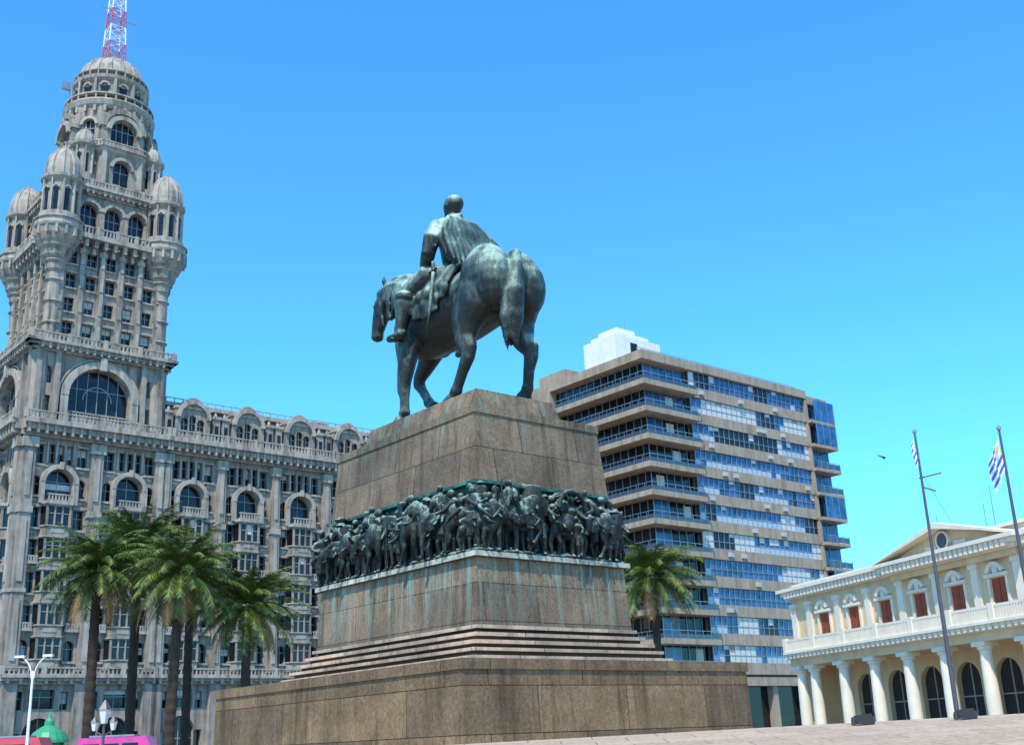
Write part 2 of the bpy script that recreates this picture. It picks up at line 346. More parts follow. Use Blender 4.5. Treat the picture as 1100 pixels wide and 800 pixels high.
def turret(cx,cy,z0,zc,zt,r,k8=10):
    S.lathe('walls',cx,cy,[(r,z0),(r,zc)],16)
    for i in range(k8):
        a=2*math.pi*i/k8
        S.M=TT()@Matrix.Translation((cx,cy,0))@Matrix.Rotation(a,4,'Z')@Matrix.Translation((0,-r,0))
        h=zc-z0
        S.box('glass',-.24*r/1.9,.24*r/1.9,-.04,.2,z0+h*.2,z0+h*.7); S.box('trim',-.42*r/1.9-.12,-.42*r/1.9+.06,-.22,.1,z0+.2,zc-.3)
        S.ring('trim',0,z0+h*.7,.24*r/1.9,.42*r/1.9,-.2,.1,n=6)
    S.M=TT()
    S.lathe('trim',cx,cy,[(r+.05,zc-.5),(r+.45,zc-.2),(r+.5,zc+.1),(r*.95,zc+.15)],16)
    S.lathe('trim',cx,cy,[(r+.35,z0),(r+.4,z0+.9),(r+.1,z0+.95)],16)
    H=zt-zc; pr=[(r*1.0,zc),(r*1.04,zc+.22*H),(r*.97,zc+.45*H),(r*.78,zc+.68*H),(r*.48,zc+.86*H),(r*.14,zc+.97*H),(.04,zt)]
    S.lathe('domes',cx,cy,pr,20)
    for i in range(10):
        a=2*math.pi*i/10
        for (r0,z0_),(r1,z1_) in zip(pr[:-2],pr[1:-1]):
            S.rod('domes',(cx+r0*math.cos(a),cy+r0*math.sin(a),z0_),(cx+r1*math.cos(a),cy+r1*math.sin(a),z1_),.13*r/1.9,.13*r/1.9,5)
    S.lathe('domes',cx,cy,[(.12,zt-.2),(.2,zt+.1),(.05,zt+.4),(.02,zt+.8)],8)
TP=6.35
for sx in (-1,1):
    for sy in (-1,1):
        cx,cy=sx*TP,sy*TP
        S.M=T(CX,7.75,0)
        S.lathe('walls',sx*6.8,sy*6.8,[(.5,36.3),(1.0,37),(1.0,44.6)],12)
        S.M=TT()
        S.lathe('walls',cx,cy,[(.85,45.7),(.85,54.2),(1.1,54.6),(1.15,55.6),(1.6,56.2),(1.75,57.0),(2.3,57.8),(2.6,58.6),(2.7,59.4)],16)
        for i in range(3): S.lathe('trim',cx,cy,[(.9,48+2.6*i),(1.1,48.15+2.6*i),(.9,48.3+2.6*i)],14)
        S.lathe('trim',cx,cy,[(1.2,55.4),(1.4,55.6),(1.2,55.8)],14); S.lathe('trim',cx,cy,[(1.9,57.1),(2.1,57.3),(1.9,57.5)],14)
        S.lathe('trim',cx,cy,[(2.8,59.35),(2.9,59.6),(2.75,59.6),(2.7,60.3),(2.9,60.35),(2.9,60.5),(2.5,60.5)],18)
        for q in range(16):
            a=2*math.pi*q/16; S.M=TT()@Matrix.Translation((cx,cy,0))@Matrix.Rotation(a,4,'Z')@Matrix.Translation((0,-2.45,0)); S.box('trim',-.13,.13,-.4,.1,58.3,59.3)
        S.M=TT()
        turret(cx,cy,60.4,65.9,70.4,1.95)
CX2=-6.4
S.M=TT()
o8=math.pi/8
S.lathe('walls',0,0,[(5.4,66),(5.3,72.2)],8,o8)
S.lathe('trim',0,0,[(5.9,71.6),(6.4,72.0),(6.5,72.4),(5.4,72.5)],8,o8)
for i in range(8):
    S.M=TT()@Matrix.Rotation(i*math.pi/4,4,'Z')@Matrix.Translation((0,-5.4,0))
    S.wall('walls',-2.25,2.25,66.2,72.3,[(-1.0,1.0,67.5,71.0,True)],y=-.12,bl=0,dep=.45)
    S.ring('trim',0,70.0,1.1,1.5,-.5,-.1,n=10)
    S.box('trim',-2.5,-2.0,-.5,.2,66.2,72.0)
    S.balus('trim',-2.5,2.5,-.75,72.4,.8,.4)
for i in range(4):
    a=math.pi/4+i*math.pi/2; S.M=TT(); cx,cy=6.0*math.cos(a),6.0*math.sin(a)
    turret(cx,cy,67.5,72.5,74.8,1.15,8)
S.M=TT()
S.lathe('walls',0,0,[(4.75,72.4),(4.7,79.0)],16)
for i in range(4):
    S.M=TT()@Matrix.Rotation(i*math.pi/2+.0,4,'Z')@Matrix.Translation((0,-5.3,0))
    S.wall('walls',-2.6,2.6,72.4,77.4,[(-1.5,1.5,73.6,76.6,True)],y=0,bl=0,mull=4,dep=.45)
    S.ring('trim',0,75.1,1.65,2.2,-.5,.1,n=16); S.ring('walls',0,75.5,2.2,2.85,-.25,.9,n=16)
    S.box('walls',-2.6,-2.3,.01,1.5,72.4,76.2); S.box('walls',2.3,2.6,.01,1.5,72.4,76.2)
for i in range(4):
    S.M=TT()@Matrix.Rotation(i*math.pi/2+math.pi/4,4,'Z')@Matrix.Translation((0,-5.05,0))
    S.wall('walls',-1.9,1.9,72.4,78.6,[(-.7,.7,73.8,76.6,True)],y=-.1,bl=0,dep=.3)
    S.ring('trim',0,75.9,.8,1.15,-.4,-.1,n=10)
S.M=TT()
S.lathe('trim',0,0,[(5.1,78.4),(5.5,78.8),(5.7,79.4),(5.6,79.6),(4.5,79.7)],24)
for i in range(28):
    a=2*math.pi*i/28; S.M=TT()@Matrix.Rotation(a,4,'Z')@Matrix.Translation((0,-5.35,0)); S.box('trim',-.1,.1,-.08,.08,79.5,80.3)
    S.box('trim',-.16,.16,-.2,.3,77.8,78.6)
S.M=TT()
S.lathe('trim',0,0,[(5.2,80.3),(5.5,80.3),(5.5,80.5),(5.2,80.5)],28)
S.lathe('walls',0,0,[(4.3,79.6),(4.25,83.2)],24)
for i in range(12):
    a=2*math.pi*i/12; S.M=TT()@Matrix.Rotation(a,4,'Z')@Matrix.Translation((0,-4.25,0))
    S.box('glass',-.45,.45,-.06,.2,80.3,82.0); S.ring('trim',0,82.0,.4,.65,-.25,.1,n=8); S.box('trim',-1.25,-.98,-.35,.1,79.8,83.0)
S.M=TT()
S.lathe('trim',0,0,[(4.3,82.8),(4.7,83.1),(4.8,83.5),(4.0,83.6)],24)
for i in range(26):
    a=2*math.pi*i/26; S.M=TT()@Matrix.Rotation(a,4,'Z')@Matrix.Translation((0,-4.5,0)); S.box('trim',-.09,.09,-.08,.08,83.5,84.2)
S.M=TT(); S.lathe('trim',0,0,[(4.4,84.2),(4.65,84.2),(4.65,84.35),(4.4,84.35)],26)
pr=[(4.0,83.5),(4.0,84.6),(3.75,85.6),(3.2,86.6),(2.4,87.3),(1.4,87.8),(.6,88.0)]
S.lathe('domes',0,0,pr,24)
for i in range(16):
    a=2*math.pi*i/16
    for (r0,z0_),(r1,z1_) in zip(pr[:-1],pr[1:]): S.rod('domes',(r0*math.cos(a),r0*math.sin(a),z0_),(r1*math.cos(a),r1*math.sin(a),z1_),.16,.16,5)
S.lathe('trim',0,0,[(1.2,87.7),(1.3,88.4),(.9,88.5)],12)
def lat(z0,z1,w0,w1,n):
    for i in range(n):
        k='antenna_red' if i%2==0 else 'antenna_white'
        za=z0+(z1-z0)*i/n; zb=z0+(z1-z0)*(i+1)/n; wa=w0+(w1-w0)*i/n; wb=w0+(w1-w0)*(i+1)/n
        ca=[(-wa,-wa),(wa,-wa),(wa,wa),(-wa,wa)]; cb=[(-wb,-wb),(wb,-wb),(wb,wb),(-wb,wb)]
        for j in range(4):
            a=ca[j];b2=cb[j];a2=ca[(j+1)%4];b3=cb[(j+1)%4]
            S.rod(k,(*a,za),(*b2,zb),.09,.09,5); zm=(za+zb)/2
            m1=tuple((p+q)/2 for p,q in zip(a,b2)); m2=tuple((p+q)/2 for p,q in zip(a2,b3))
            for pp,qq in (((*a,za),(*m2,zm)),((*a2,za),(*m1,zm)),((*m1,zm),(*b3,zb)),((*m2,zm),(*b2,zb)),((*b2,zb),(*b3,zb))): S.rod(k,pp,qq,.045,.045,4)
lat(88.0,106,1.15,.5,7)
S.rod('antenna_gear',(0,-.9,94.2),(2.6,-.9,94.2),.07); S.rod('antenna_gear',(-2.4,-.9,95.3),(0,-.9,95.3),.07)
S.rod('antenna_gear',(5.0,0,79.7),(5.0,0,85.5),.05); S.rod('antenna_gear',(-5.2,0,79.7),(-5.2,0,84),.05); S.box('antenna_gear',-6.2,-5.2,-.3,.3,82,83)
S.finish(dict(walls='stucco',trim='stucco_l',roof='slate',domes='stucco_l',antenna_red='red',antenna_white='wpaint',antenna_gear='metal'))
# ------------------------------------------------------------ APARTMENT BLOCK
A=B('apartment_block',(15.34,130,0),GRID)
W_=36.7; D_=19.5; FL=3.28; ZR=44.7; nf=11
zb=lambda i: 43.1-FL*i
A.box('core',.9,W_-.6,.9,D_,G,ZR-.3)
A.box('slabs',-.3,W_-5.2,-.35,D_,ZR-1.1,ZR); A.box('slabs',W_-5.2,W_,.1,D_,ZR-1.6,ZR-.5)
rb=random.Random(21)
for i in range(nf):
    zt=zb(i)+.45; zl=zt-FL
    A.box('spandrels',8.2,31.2,-.12,.9,zl+.02,zl+1.3)
    x=8.2; mode=2
    while x<31.1:
        w=.96
        if rb.random()<.3: mode=rb.choice((0,0,2,2,2,1,3))
        z0,z1=zl+1.3,zl+FL+.02
        A.box('darkglass' if mode==3 else 'glass',x,x+w,.16,.3,z0,z1)
        if mode==1: A.box('blinds',x+.05,x+w-.05,.1,.158,z0+.05,z1-.05)
        if mode==2: A.box('panels',x+.04,x+w-.04,.1,.158,z0+.03,z0+rb.uniform(.7,.95))
        if rb.random()<.12: A.box('blinds',x+.05,x+w-.05,.1,.157,z1-rb.uniform(.3,.9),z1-.03)
        A.box('frames',x-.035,x+.035,.06,.2,z0,z1); x+=w
    A.box('frames',8.2,31.2,.05,.2,zl+2.12,zl+2.18)
    for _ in range(4):
        if rb.random()<.5:
            xx=rb.uniform(9,30); A.box('air_conditioners',xx,xx+.75,-.45,-.13,zl+.4,zl+.9)
    A.box('slabs',-1.3,8.2,-1.3,.85,zl-.16,zl+.46); A.box('slabs',-1.3,.85,.85,D_-3.5,zl-.16,zl+.46)
    A.box('glass' if i<2 else 'darkglass',.85,8.15,.8,.9,zl+.46,zl+FL-.16); A.box('darkglass',.8,.9,.9,D_-3.5,zl+.46,zl+FL-.16)
    if rb.random()<.6: xx=rb.uniform(1,6); A.box('blinds',xx,xx+1.3,.74,.78,zl+.5,zl+2.8)
    if rb.random()<.5: A.box('glass',1,3.5,.73,.77,zl+.5,zl+3.0)
    for j in range(6): A.box('frames',.9+j*1.3,.98+j*1.3,.7,.79,zl+.46,zl+FL-.16)
    for j in range(12): A.box('frames',.7,.79,1.4+j*1.25,1.48+j*1.25,zl+.46,zl+FL-.16)
    A.box('rails',-1.25,8.1,-1.24,-1.2,zl+1.3,zl+1.36); A.box('rails',-1.24,-1.2,-1.2,D_-3.6,zl+1.3,zl+1.36)
    for j in range(8): A.box('rails',-1.2+j*1.3,-1.16+j*1.3,-1.23,-1.19,zl+.46,zl+1.3)
    for j in range(13): A.box('rails',-1.23,-1.19,-.1+j*1.3,-.06+j*1.3,zl+.46,zl+1.3)
    A.box('railglass',-1.2,8.1,-1.225,-1.215,zl+.5,zl+.95); A.box('railglass',-1.225,-1.215,-1.2,D_-3.6,zl+.5,zl+.95)
    A.box('slabs',31.2,W_,-.9,.9,zl-.1,zl+.3); A.box('glass',31.25,W_-.1,.75,.88,zl+.3,zl+FL-.1)
    if i in (0,1,4,7): A.box('blueglass',32.2,W_+.0,-.88,-.83,zl+.3,zl+FL-.1)
    else:
        A.box('rails',31.5,W_-.05,-.88,-.84,zl+1.2,zl+1.26); A.box('railglass',31.5,W_-.05,-.87,-.85,zl+.35,zl+1.1)
    for j in range(4): A.box('frames',32.3+j*1.4,32.38+j*1.4,-.9,-.82,zl+.3,zl+(FL-.1 if i in (0,1,4,7) else 1.2))
    A.box('spandrels',31.2,31.6,-.3,.9,zl-.09,zl+FL-.15)
    A.box('frames',34,34.08,.65,.75,zl+.3,zl+FL-.1)
A.box('slabs',-.3,3.0,D_-3.5,D_,G,ZR-1.1)
A.box('slabs',-.25,8.3,-.3,.8,43.55,ZR-1.1)
for x in (0.2,6.0,12,18,24,30,36): A.box('spandrels',x,x+.9,-.2,.7,G,6.2)
A.box('spandrels',-.6,W_,-.6,.9,6.2,7.15); A.box('darkglass',.9,W_,.75,.95,G,6.2); A.box('darkglass',.75,.95,.9,D_,G,6.2); A.box('blueglass',1,12,-.1,-.05,.5,4.4)
A.box('penthouse',.6,8.6,4.6,10.2,ZR-.05,48.3); A.box('penthouse',1.4,7.2,5.2,9.6,48.3,49.0); A.box('penthouse',2.2,5.4,5.8,9.0,49.0,49.8)
A.box('darkglass',3.2,4.4,4.55,4.62,46,47.6); A.box('core',-.2,3,13,18,ZR,45.9)
for i in range(9): A.rod('antennas',(1+i*4,1.5,ZR-.2),(1+i*4,1.5,ZR+1.0),.04)
A.box('rails',0,W_-6,.6,.65,ZR+.55,ZR+.62)
A.rod('antennas',(5,7,49.5),(5,7,51.4),.05)
A.finish(dict(core='concrete',slabs='concrete',spandrels='concrete',glass='blglass',darkglass='dkglass',blueglass='blglass',blinds='blind',panels='panel',frames='metal',rails='metal',railglass='railgl',penthouse='white',air_conditioners='acunit',antennas='metal'))
# ------------------------------------------------------------ COLONNADED PALACE (right)
E=B('colonnaded_palace',(19.2,85,0),math.radians(-70))
LN=35.0
WX=[3.9+3.4*k for k in range(9)]; COL=[.55,2.2]+[5.6+3.4*k for k in range(8)]+[32.8,34.45]
E.wall('rear_wall',0,LN,G,5.6,[(x-1.05,x+1.05,G,4.5,True) for x in WX],y=3.0,gk='dark',bl=0)
E.box('walls',-.1,LN+.1,-.25,3.0,5.25,6.15); E.box('walls',.02,LN-.02,3.4,14,G,10.5); E.box('walls',0,.35,.9,3.2,G,5.25)
E.cornice('trim',-.1,LN+.1,5.75,.5,.55,-.25,.5,False)
for x in COL:
    E.lathe('columns',x,.15,[(.50,G),(.50,G+.35),(.40,G+.5),(.40,2.0),(.36,4.2),(.34,4.75),(.46,4.85),(.46,5.0)],18); E.box('columns',x-.52,x+.52,-.37,.67,5.0,5.25)
E.wall('walls',0,LN,6.15,10.0,[(x-.6,x+.6,6.45,8.6) for x in WX],y=.35,dep=.3,gk='dark',bl=0,fr=None)
for x in WX:
    E.box('shutters',x-.59,x-.03,.38,.46,6.48,8.58); E.box('shutters',x+.03,x+.59,.38,.46,6.48,8.58)
    for q in range(12):
        z=6.55+q*.165; E.box('shutters',x-.52,x-.1,.35,.379,z,z+.08); E.box('shutters',x+.1,x+.52,.35,.379,z,z+.08)
    E.box('trim',x-.8,x-.62,.22,.35,6.3,8.65); E.box('trim',x+.62,x+.8,.22,.35,6.3,8.65); E.box('trim',x-.9,x+.9,.1,.35,8.65,8.85)
    E.ring('trim',x,8.75,.5,.75,.05,.35,.3,math.pi-.3,8); E.box('trim',x-.2,x+.2,.15,.35,8.85,9.3)
for x in [0.3,2.2]+[5.6+3.4*k for k in range(8)]+[32.8,34.6]:
    E.box('trim',x-.28,x+.28,.15,.35,6.3,9.55); E.box('trim',x-.36,x+.36,.08,.35,9.3,9.6)
E.cornice('trim',-.1,LN+.1,9.95,.75,.75,.35,.42,True)
E.box('trim',0,LN,.5,.8,10.7,11.0)
E.balus('balustrade',0,LN,-.55,6.25,.85,.22,.16,post=3.4)
E.box('walls',12.0,23.0,-.1,.35,9.6,9.95) ; E.cornice('trim',12,23,9.96,.74,.75,-.1,.42,True)
AP=12.15
E.add('walls',[(12.0,0,10.7),(23.0,0,10.7),(17.5,0,AP-.1),(12.0,3,10.7),(23.0,3,10.7),(17.5,3,AP-.1)],[(0,1,2),(3,5,4),(0,2,5,3),(1,4,5,2)])
for sx in (-1,1):
    x0=17.5+sx*6.2; a=(x0,10.72); b=(17.5,AP+.15)
    E.add('trim',[(a[0],-.8,a[1]),(b[0],-.8,b[1]),(b[0],.4,b[1]),(a[0],.4,a[1]),(a[0],-.8,a[1]-.02),(b[0],-.8,b[1]-.35),(b[0],.4,b[1]-.35),(a[0],.4,a[1]-.02)],[(0,1,2,3),(4,5,6,7),(0,1,5,4),(3,2,6,7),(0,3,7,4),(1,2,6,5)])
E.ring('emblem',17.5,11.25,0.02,.46,-.25,0,0,2*math.pi,20); E.ring('trim',17.5,11.25,.46,.56,-.3,0,0,2*math.pi,20)
for sx in (-1,1): E.box('trim',17.5+sx*1.3-.5,17.5+sx*1.3+.5,-.12,0,10.85,11.1)
E.box('trim',14.5,20.5,3.4,8,10.5,11.9); E.box('trim',14.3,20.7,3.2,8.2,11.9,12.1)
for x,h in ((7.5,4.5),(13.0,5.4),(12.2,4.4)): E.rod('masts',(x,8,10.4),(x,8,10.4+h),.05,.03)
for x in (3,6,7.5): E.box('roof_units',x,x+.8,5,6,10.5,11.2)
E.finish(dict(walls='cream',rear_wall='cream',trim='creamw',columns='creamw',dark='dark',shutters='shutter',balustrade='creamw',emblem='polem',masts='metal',roof_units='metal'),smooth=())
# ------------------------------------------------------------ MONUMENT PEDESTAL
P=B('granite_pedestal',(-1.56,34,0),GRID)
P.frust('base',0,0,.2,4.90,6.02,2.45,4.87,5.98); P.frust('base',0,0,2.45,4.92,6.03,2.69,4.92,6.03)
ns=5
for i in range(ns):
    t=i/(ns-1); a=3.50-.66*t; b_=4.60-.66*t; z=2.69+.2*i
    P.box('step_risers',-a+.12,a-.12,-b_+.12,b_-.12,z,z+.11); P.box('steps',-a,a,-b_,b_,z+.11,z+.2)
P.frust('middle_block',0,0,3.69,2.72,3.86,5.40,2.64,3.78)
P.box('stained_ledge',-2.78,2.78,-3.92,3.92,5.40,5.54)
P.frust('relief_backing',0,0,5.54,2.25,3.4,7.5,2.25,3.4)
P.box('relief_canopy',-2.44,2.44,-3.60,3.60,7.40,7.48)
P.frust('upper_block',0,0,7.48,2.42,3.58,9.36,2.27,3.43); P.box('upper_block',-2.31,2.31,-3.47,3.47,9.36,9.58)
P.frust('statue_base',-.62,-.62,9.58,1.55,2.75,10.12,1.4,2.6)
P.finish(dict(base='gr_base',steps='gr_step',step_risers='gr_shade',middle_block='gr_mid',stained_ledge='stainl',relief_backing='teal',relief_canopy='teal',upper_block='gr_up',statue_base='gr_up'))
# ------------------------------------------------------------ sculpture helpers
def tube(bm,pts,rad,n=14):
    pts=[Vector(p) for p in pts]; rings=[]; ps=None
    for i,p in enumerate(pts):
        t=(pts[min(i+1,len(pts)-1)]-pts[max(i-1,0)]).normalized()
        if ps is None:
            s=Vector((1,0,0))-t*t.x
            if s.length<.35: s=Vector((0,1,0))-t*t.y
        else: s=ps-t*ps.dot(t)
        s.normalize(); ps=s; q=s.cross(t).normalized()
        r=rad[i]; rx,ry=(r if hasattr(r,'__len__') else (r,r))
        rings.append([bm.verts.new(p+s*rx*math.cos(2*math.pi*j/n)+q*ry*math.sin(2*math.pi*j/n)) for j in range(n)])
    for a,b in zip(rings[:-1],rings[1:]):
        for j in range(n): bm.faces.new((a[j],a[(j+1)%n],b[(j+1)%n],b[j]))
    for rg_,i,sg in ((rings[0],0,-1),(rings[-1],-1,1)):
        t=(pts[1]-pts[0]).normalized() if i==0 else (pts[-1]-pts[-2]).normalized()
        r=rad[i]; r=min(r) if hasattr(r,'__len__') else r
        c=bm.verts.new(pts[i]+t*sg*r*.6)
        for j in range(n): bm.faces.new((rg_[j],rg_[(j+1)%n],c) if sg>0 else (rg_[(j+1)%n],rg_[j],c))
def ell(bm,c,r,rot=None):
    mt=Matrix.Translation(c)
    if rot: mt=mt@Matrix.Rotation(rot[0],4,rot[1])
    bmesh.ops.create_uvsphere(bm,u_segments=14,v_segments=9,radius=1,matrix=mt@Matrix.Diagonal((*r,1)))
def sculpt(bm,name,vox,smooth=4,sf=.5,mat='bronze',extra=None):
    bmesh.ops.recalc_face_normals(bm,faces=bm.faces)
    me=bpy.data.meshes.new(name+'_t'); bm.to_mesh(me); bm.free()
    o=bpy.data.objects.new(name+'_t',me); sc.collection.objects.link(o)
    m=o.modifiers.new('r','REMESH'); m.mode='VOXEL'; m.voxel_size=vox
    m2=o.modifiers.new('s','SMOOTH'); m2.iterations=smooth; m2.factor=sf
    dg=bpy.context.evaluated_depsgraph_get(); r=bpy.data.meshes.new_from_object(o.evaluated_get(dg)); r.name=name
    bpy.data.objects.remove(o)
    if extra is not None:
        b2=bmesh.new(); b2.from_mesh(r); extra(b2); bmesh.ops.recalc_face_normals(b2,faces=b2.faces); b2.to_mesh(r); b2.free()
    for p in r.polygons: p.use_smooth=True
    r.materials.clear(); r.materials.append(M[mat]); return r
def horse_bm(bm,relief=False):
    tube(bm,[(0,-2.78,14.25),(0,-2.5,14.15),(0,-2.0,14.1),(0,-1.2,13.98),(0,-.3,13.9),(0,.6,13.9),(0,1.4,13.98),(0,2.1,14.1),(0,2.55,14.2)],
      [(.55,.5),(.95,.88),(1.12,1.08),(1.04,1.0),(1.06,1.04),(1.04,1.12),(.98,1.2),(.8,1.1),(.45,.7)],20)
    for sx in (-1,1):
        ell(bm,(sx*.55,-2.05,14.25),(.64,.92,1.0)); ell(bm,(sx*.5,1.5,13.9),(.52,.6,.98)); ell(bm,(sx*.6,-2.55,13.95),(.58,.52,.9))
        ell(bm,(sx*.32,2.3,13.85),(.38,.38,.5))
    tube(bm,[(0,1.5,14.4),(0,2.2,15.0),(0,2.8,15.45),(-.03,3.3,15.7),(-.08,3.65,15.62)],[(.6,.95),(.46,.9),(.38,.72),(.32,.54),(.26,.36)])
    tube(bm,[(-.08,3.5,15.7),(-.12,3.82,15.35),(-.16,4.0,14.85),(-.2,4.1,14.45),(-.2,4.1,14.2)],[(.28,.36),(.31,.43),(.23,.33),(.19,.24),(.2,.2)])
    for sx in (-1,1):
        ell(bm,(-.1+sx*.17,3.6,15.1),(.12,.26,.3)); ell(bm,(-.13+sx*.27,3.96,15.3),(.06,.09,.08)); ell(bm,(-.2+sx*.13,4.2,14.3),(.07,.07,.07))
        tube(bm,[(-.08+sx*.2,3.45,15.85),(-.08+sx*.27,3.48,16.08),(-.08+sx*.26,3.5,16.25)],[.1,.09,.03],7)
    for i in range(15):
        t=i/14; y=1.8+1.75*t; z=15.45+.65*math.sin(t*1.9)-.16*t
        tube(bm,[(-.05,y,z),(-.42,y+.05,z-.28),(-.56,y+.14*math.sin(i*1.7),z-.8),(-.55,y+.22*math.sin(i*1.7+1),z-1.3+.3*math.sin(i*2.3))],[.16,.14,.11,.04],8)
    for i in range(5): tube(bm,[(-.05+.06*i,3.4,15.95),(-.2+.08*i,3.9,15.75),(-.2+.06*i,4.17,15.3),(-.25+.07*i,4.22,14.9-.1*(i%2))],[.1,.1,.07,.03],8)
    tube(bm,[(-.6,1.75,13.9),(-.72,1.6,13.1),(-.85,1.52,12.5),(-.9,1.62,11.85),(-.9,1.64,11.62),(-.9,1.6,11.4),(-.9,1.6,11.05),(-.9,1.6,10.92),(-.9,1.7,10.76)],[(.42,.6),(.38,.5),(.28,.33),(.21,.24),(.2,.22),(.15,.17),(.14,.17),(.18,.2),(.15,.17)])
    tube(bm,[(-.9,1.72,10.8),(-.9,1.78,10.6)],[.2,.28])
    tube(bm,[(.55,1.8,13.9),(.6,2.2,13.3),(.6,2.6,12.88),(.6,2.9,12.6),(.6,2.92,12.42),(.6,2.75,12.2),(.6,2.5,11.85),(.6,2.42,11.7),(.6,2.24,11.52)],[(.42,.58),(.36,.44),(.26,.3),(.2,.22),(.19,.22),(.14,.17),(.13,.16),(.17,.2),(.14,.16)])
    tube(bm,[(.6,2.24,11.55),(.6,2.1,11.38)],[.19,.26])
    tube(bm,[(-.55,-2.0,14.1),(-.72,-1.7,13.4),(-.8,-1.4,12.9),(-.86,-1.42,12.4),(-.9,-1.6,12.02),(-.9,-1.55,11.8),(-.9,-1.3,11.45),(-.9,-1.05,11.05),(-.9,-.98,10.93),(-.9,-.84,10.76)],[(.6,.85),(.52,.78),(.4,.56),(.28,.36),(.2,.3),(.18,.25),(.15,.19),(.14,.18),(.18,.2),(.15,.17)])
    tube(bm,[(-.9,-.82,10.8),(-.9,-.72,10.6)],[.2,.28])
    tube(bm,[(.55,-2.1,14.1),(.66,-2.05,13.4),(.7,-2.0,12.85),(.7,-2.2,12.4),(.7,-2.48,12.05),(.7,-2.46,11.82),(.68,-2.36,11.45),(.68,-2.3,11.05),(.68,-2.27,10.93),(.68,-2.17,10.76)],[(.62,.88),(.54,.76),(.4,.54),(.28,.36),(.2,.3),(.18,.26),(.15,.19),(.14,.18),(.18,.2),(.15,.17)])
    tube(bm,[(.68,-2.15,10.8),(.68,-2.05,10.6)],[.2,.28])
    tube(bm,[(0,-2.5,14.85),(-.06,-2.88,14.8),(-.2,-3.02,14.4),(-.36,-3.05,13.6),(-.4,-2.98,12.8),(-.36,-2.85,12.1)],[.13,.17,.2,.25,.22,.06],12)
    for i in range(11):
        a=i*.6; tube(bm,[(-.18+.12*math.cos(a),-2.97+.12*math.sin(a),14.4),(-.34+.25*math.cos(a),-3.03+.25*math.sin(a),13.5),(-.4+.26*math.cos(a+.5),-2.95+.22*math.sin(a),12.7),(-.36+.16*math.cos(a+.7),-2.84+.1*math.sin(a),12.05-.16*(i%3))],[.06,.08,.07,.03],6)
def rider_bm(bm):
    tube(bm,[(0,.0,14.75),(0,.0,15.3),(0,.05,15.9),(0,.06,16.5),(0,.08,16.85)],[(.52,.42),(.45,.36),(.52,.38),(.72,.4),(.5,.3)])
    tube(bm,[(0,.08,16.8),(0,.12,17.25)],[.24,.19])
    ell(bm,(0,.14,17.55),(.27,.33,.38)); ell(bm,(0,.04,17.62),(.3,.33,.31)); ell(bm,(0,.46,17.5),(.06,.1,.1)); ell(bm,(0,.36,17.3),(.14,.12,.1))
    tube(bm,[(-.3,.0,17.0),(0,-.22,17.08),(.3,.0,17.0)],[.12,.13,.12],8)
    for sx in (-1,1): ell(bm,(sx*.28,.12,17.52),(.05,.08,.11))
    for sx in (-1,1):
        tube(bm,[(sx*.35,.0,14.9),(sx*.85,.45,14.95),(sx*1.12,.95,14.6)],[.48,.42,.32]); tube(bm,[(sx*1.12,.95,14.65),(sx*1.24,1.05,14.2),(sx*1.27,1.15,13.65),(sx*1.28,1.22,13.4)],[.32,.3,.22,.18])
        tube(bm,[(sx*1.28,1.1,13.3),(sx*1.3,1.45,13.25),(sx*1.33,1.8,13.28)],[.18,.16,.11]); tube(bm,[(sx*1.18,1.0,14.5),(sx*1.2,1.02,14.35)],[.38,.36])
        tube(bm,[(sx*.62,.05,16.65),(sx*.98,-.05,16.1),(sx*1.02,.1,15.6)],[.3,.27,.22]); tube(bm,[(sx*1.02,.1,15.6),(sx*.8,.55,15.4),(sx*.45,.95,15.35)],[.23,.18,.13]); ell(bm,(sx*.36,1.05,15.35),(.15,.17,.11))
        for q in range(3): tube(bm,[(sx*.75,.22,16.5-.2*q),(sx*1.15,.05,16.25-.25*q),(sx*.95,-.25,16.3-.25*q)],[.05,.07,.05],6)
    tube(bm,[(0,-.05,17.0),(0,-.12,16.75),(0,-.3,16.2),(.1,-.55,15.6),(.2,-.8,15.2)],[(.3,.22),(.85,.36),(.98,.4),(1.02,.34),(.9,.15)],20)
    for i in range(11):
        x=-.9+.18*i; tube(bm,[(x*.55,-.32,16.9),(x*.95,-.55,16.3),(x*1.12+.08,-.85,15.6),(x*1.2+.15,-1.1,15.05-.14*(i%3))],[.08,.09,.11,.05],8)
    tube(bm,[(.7,.05,16.85),(1.08,-.15,16.35),(1.42,-.35,15.9),(1.5,-.4,15.5)],[.27,.34,.28,.1],10)
    tube(bm,[(0,-1.0,14.98),(0,-.5,15.05),(0,.5,15.1),(0,.95,15.2)],[(.55,.2),(.75,.25),(.7,.25),(.5,.25)])
    tube(bm,[(0,.9,15.0),(0,.95,15.35)],[.3,.2])
    for sx in (-1,1):
        for dy,zz in ((-.75,13.9),(-.35,13.6),(.1,13.5),(.55,13.6)):
            tube(bm,[(sx*.75,dy,14.95),(sx*1.06,dy+.05,14.4),(sx*1.12,dy+.1,zz)],[(.12,.3),(.1,.28),(.06,.2)],10)
        for q in range(8): ell(bm,(sx*1.12,-.85+.22*q,14.15+.2*math.sin(q*2.2)),(.09,.14,.2))
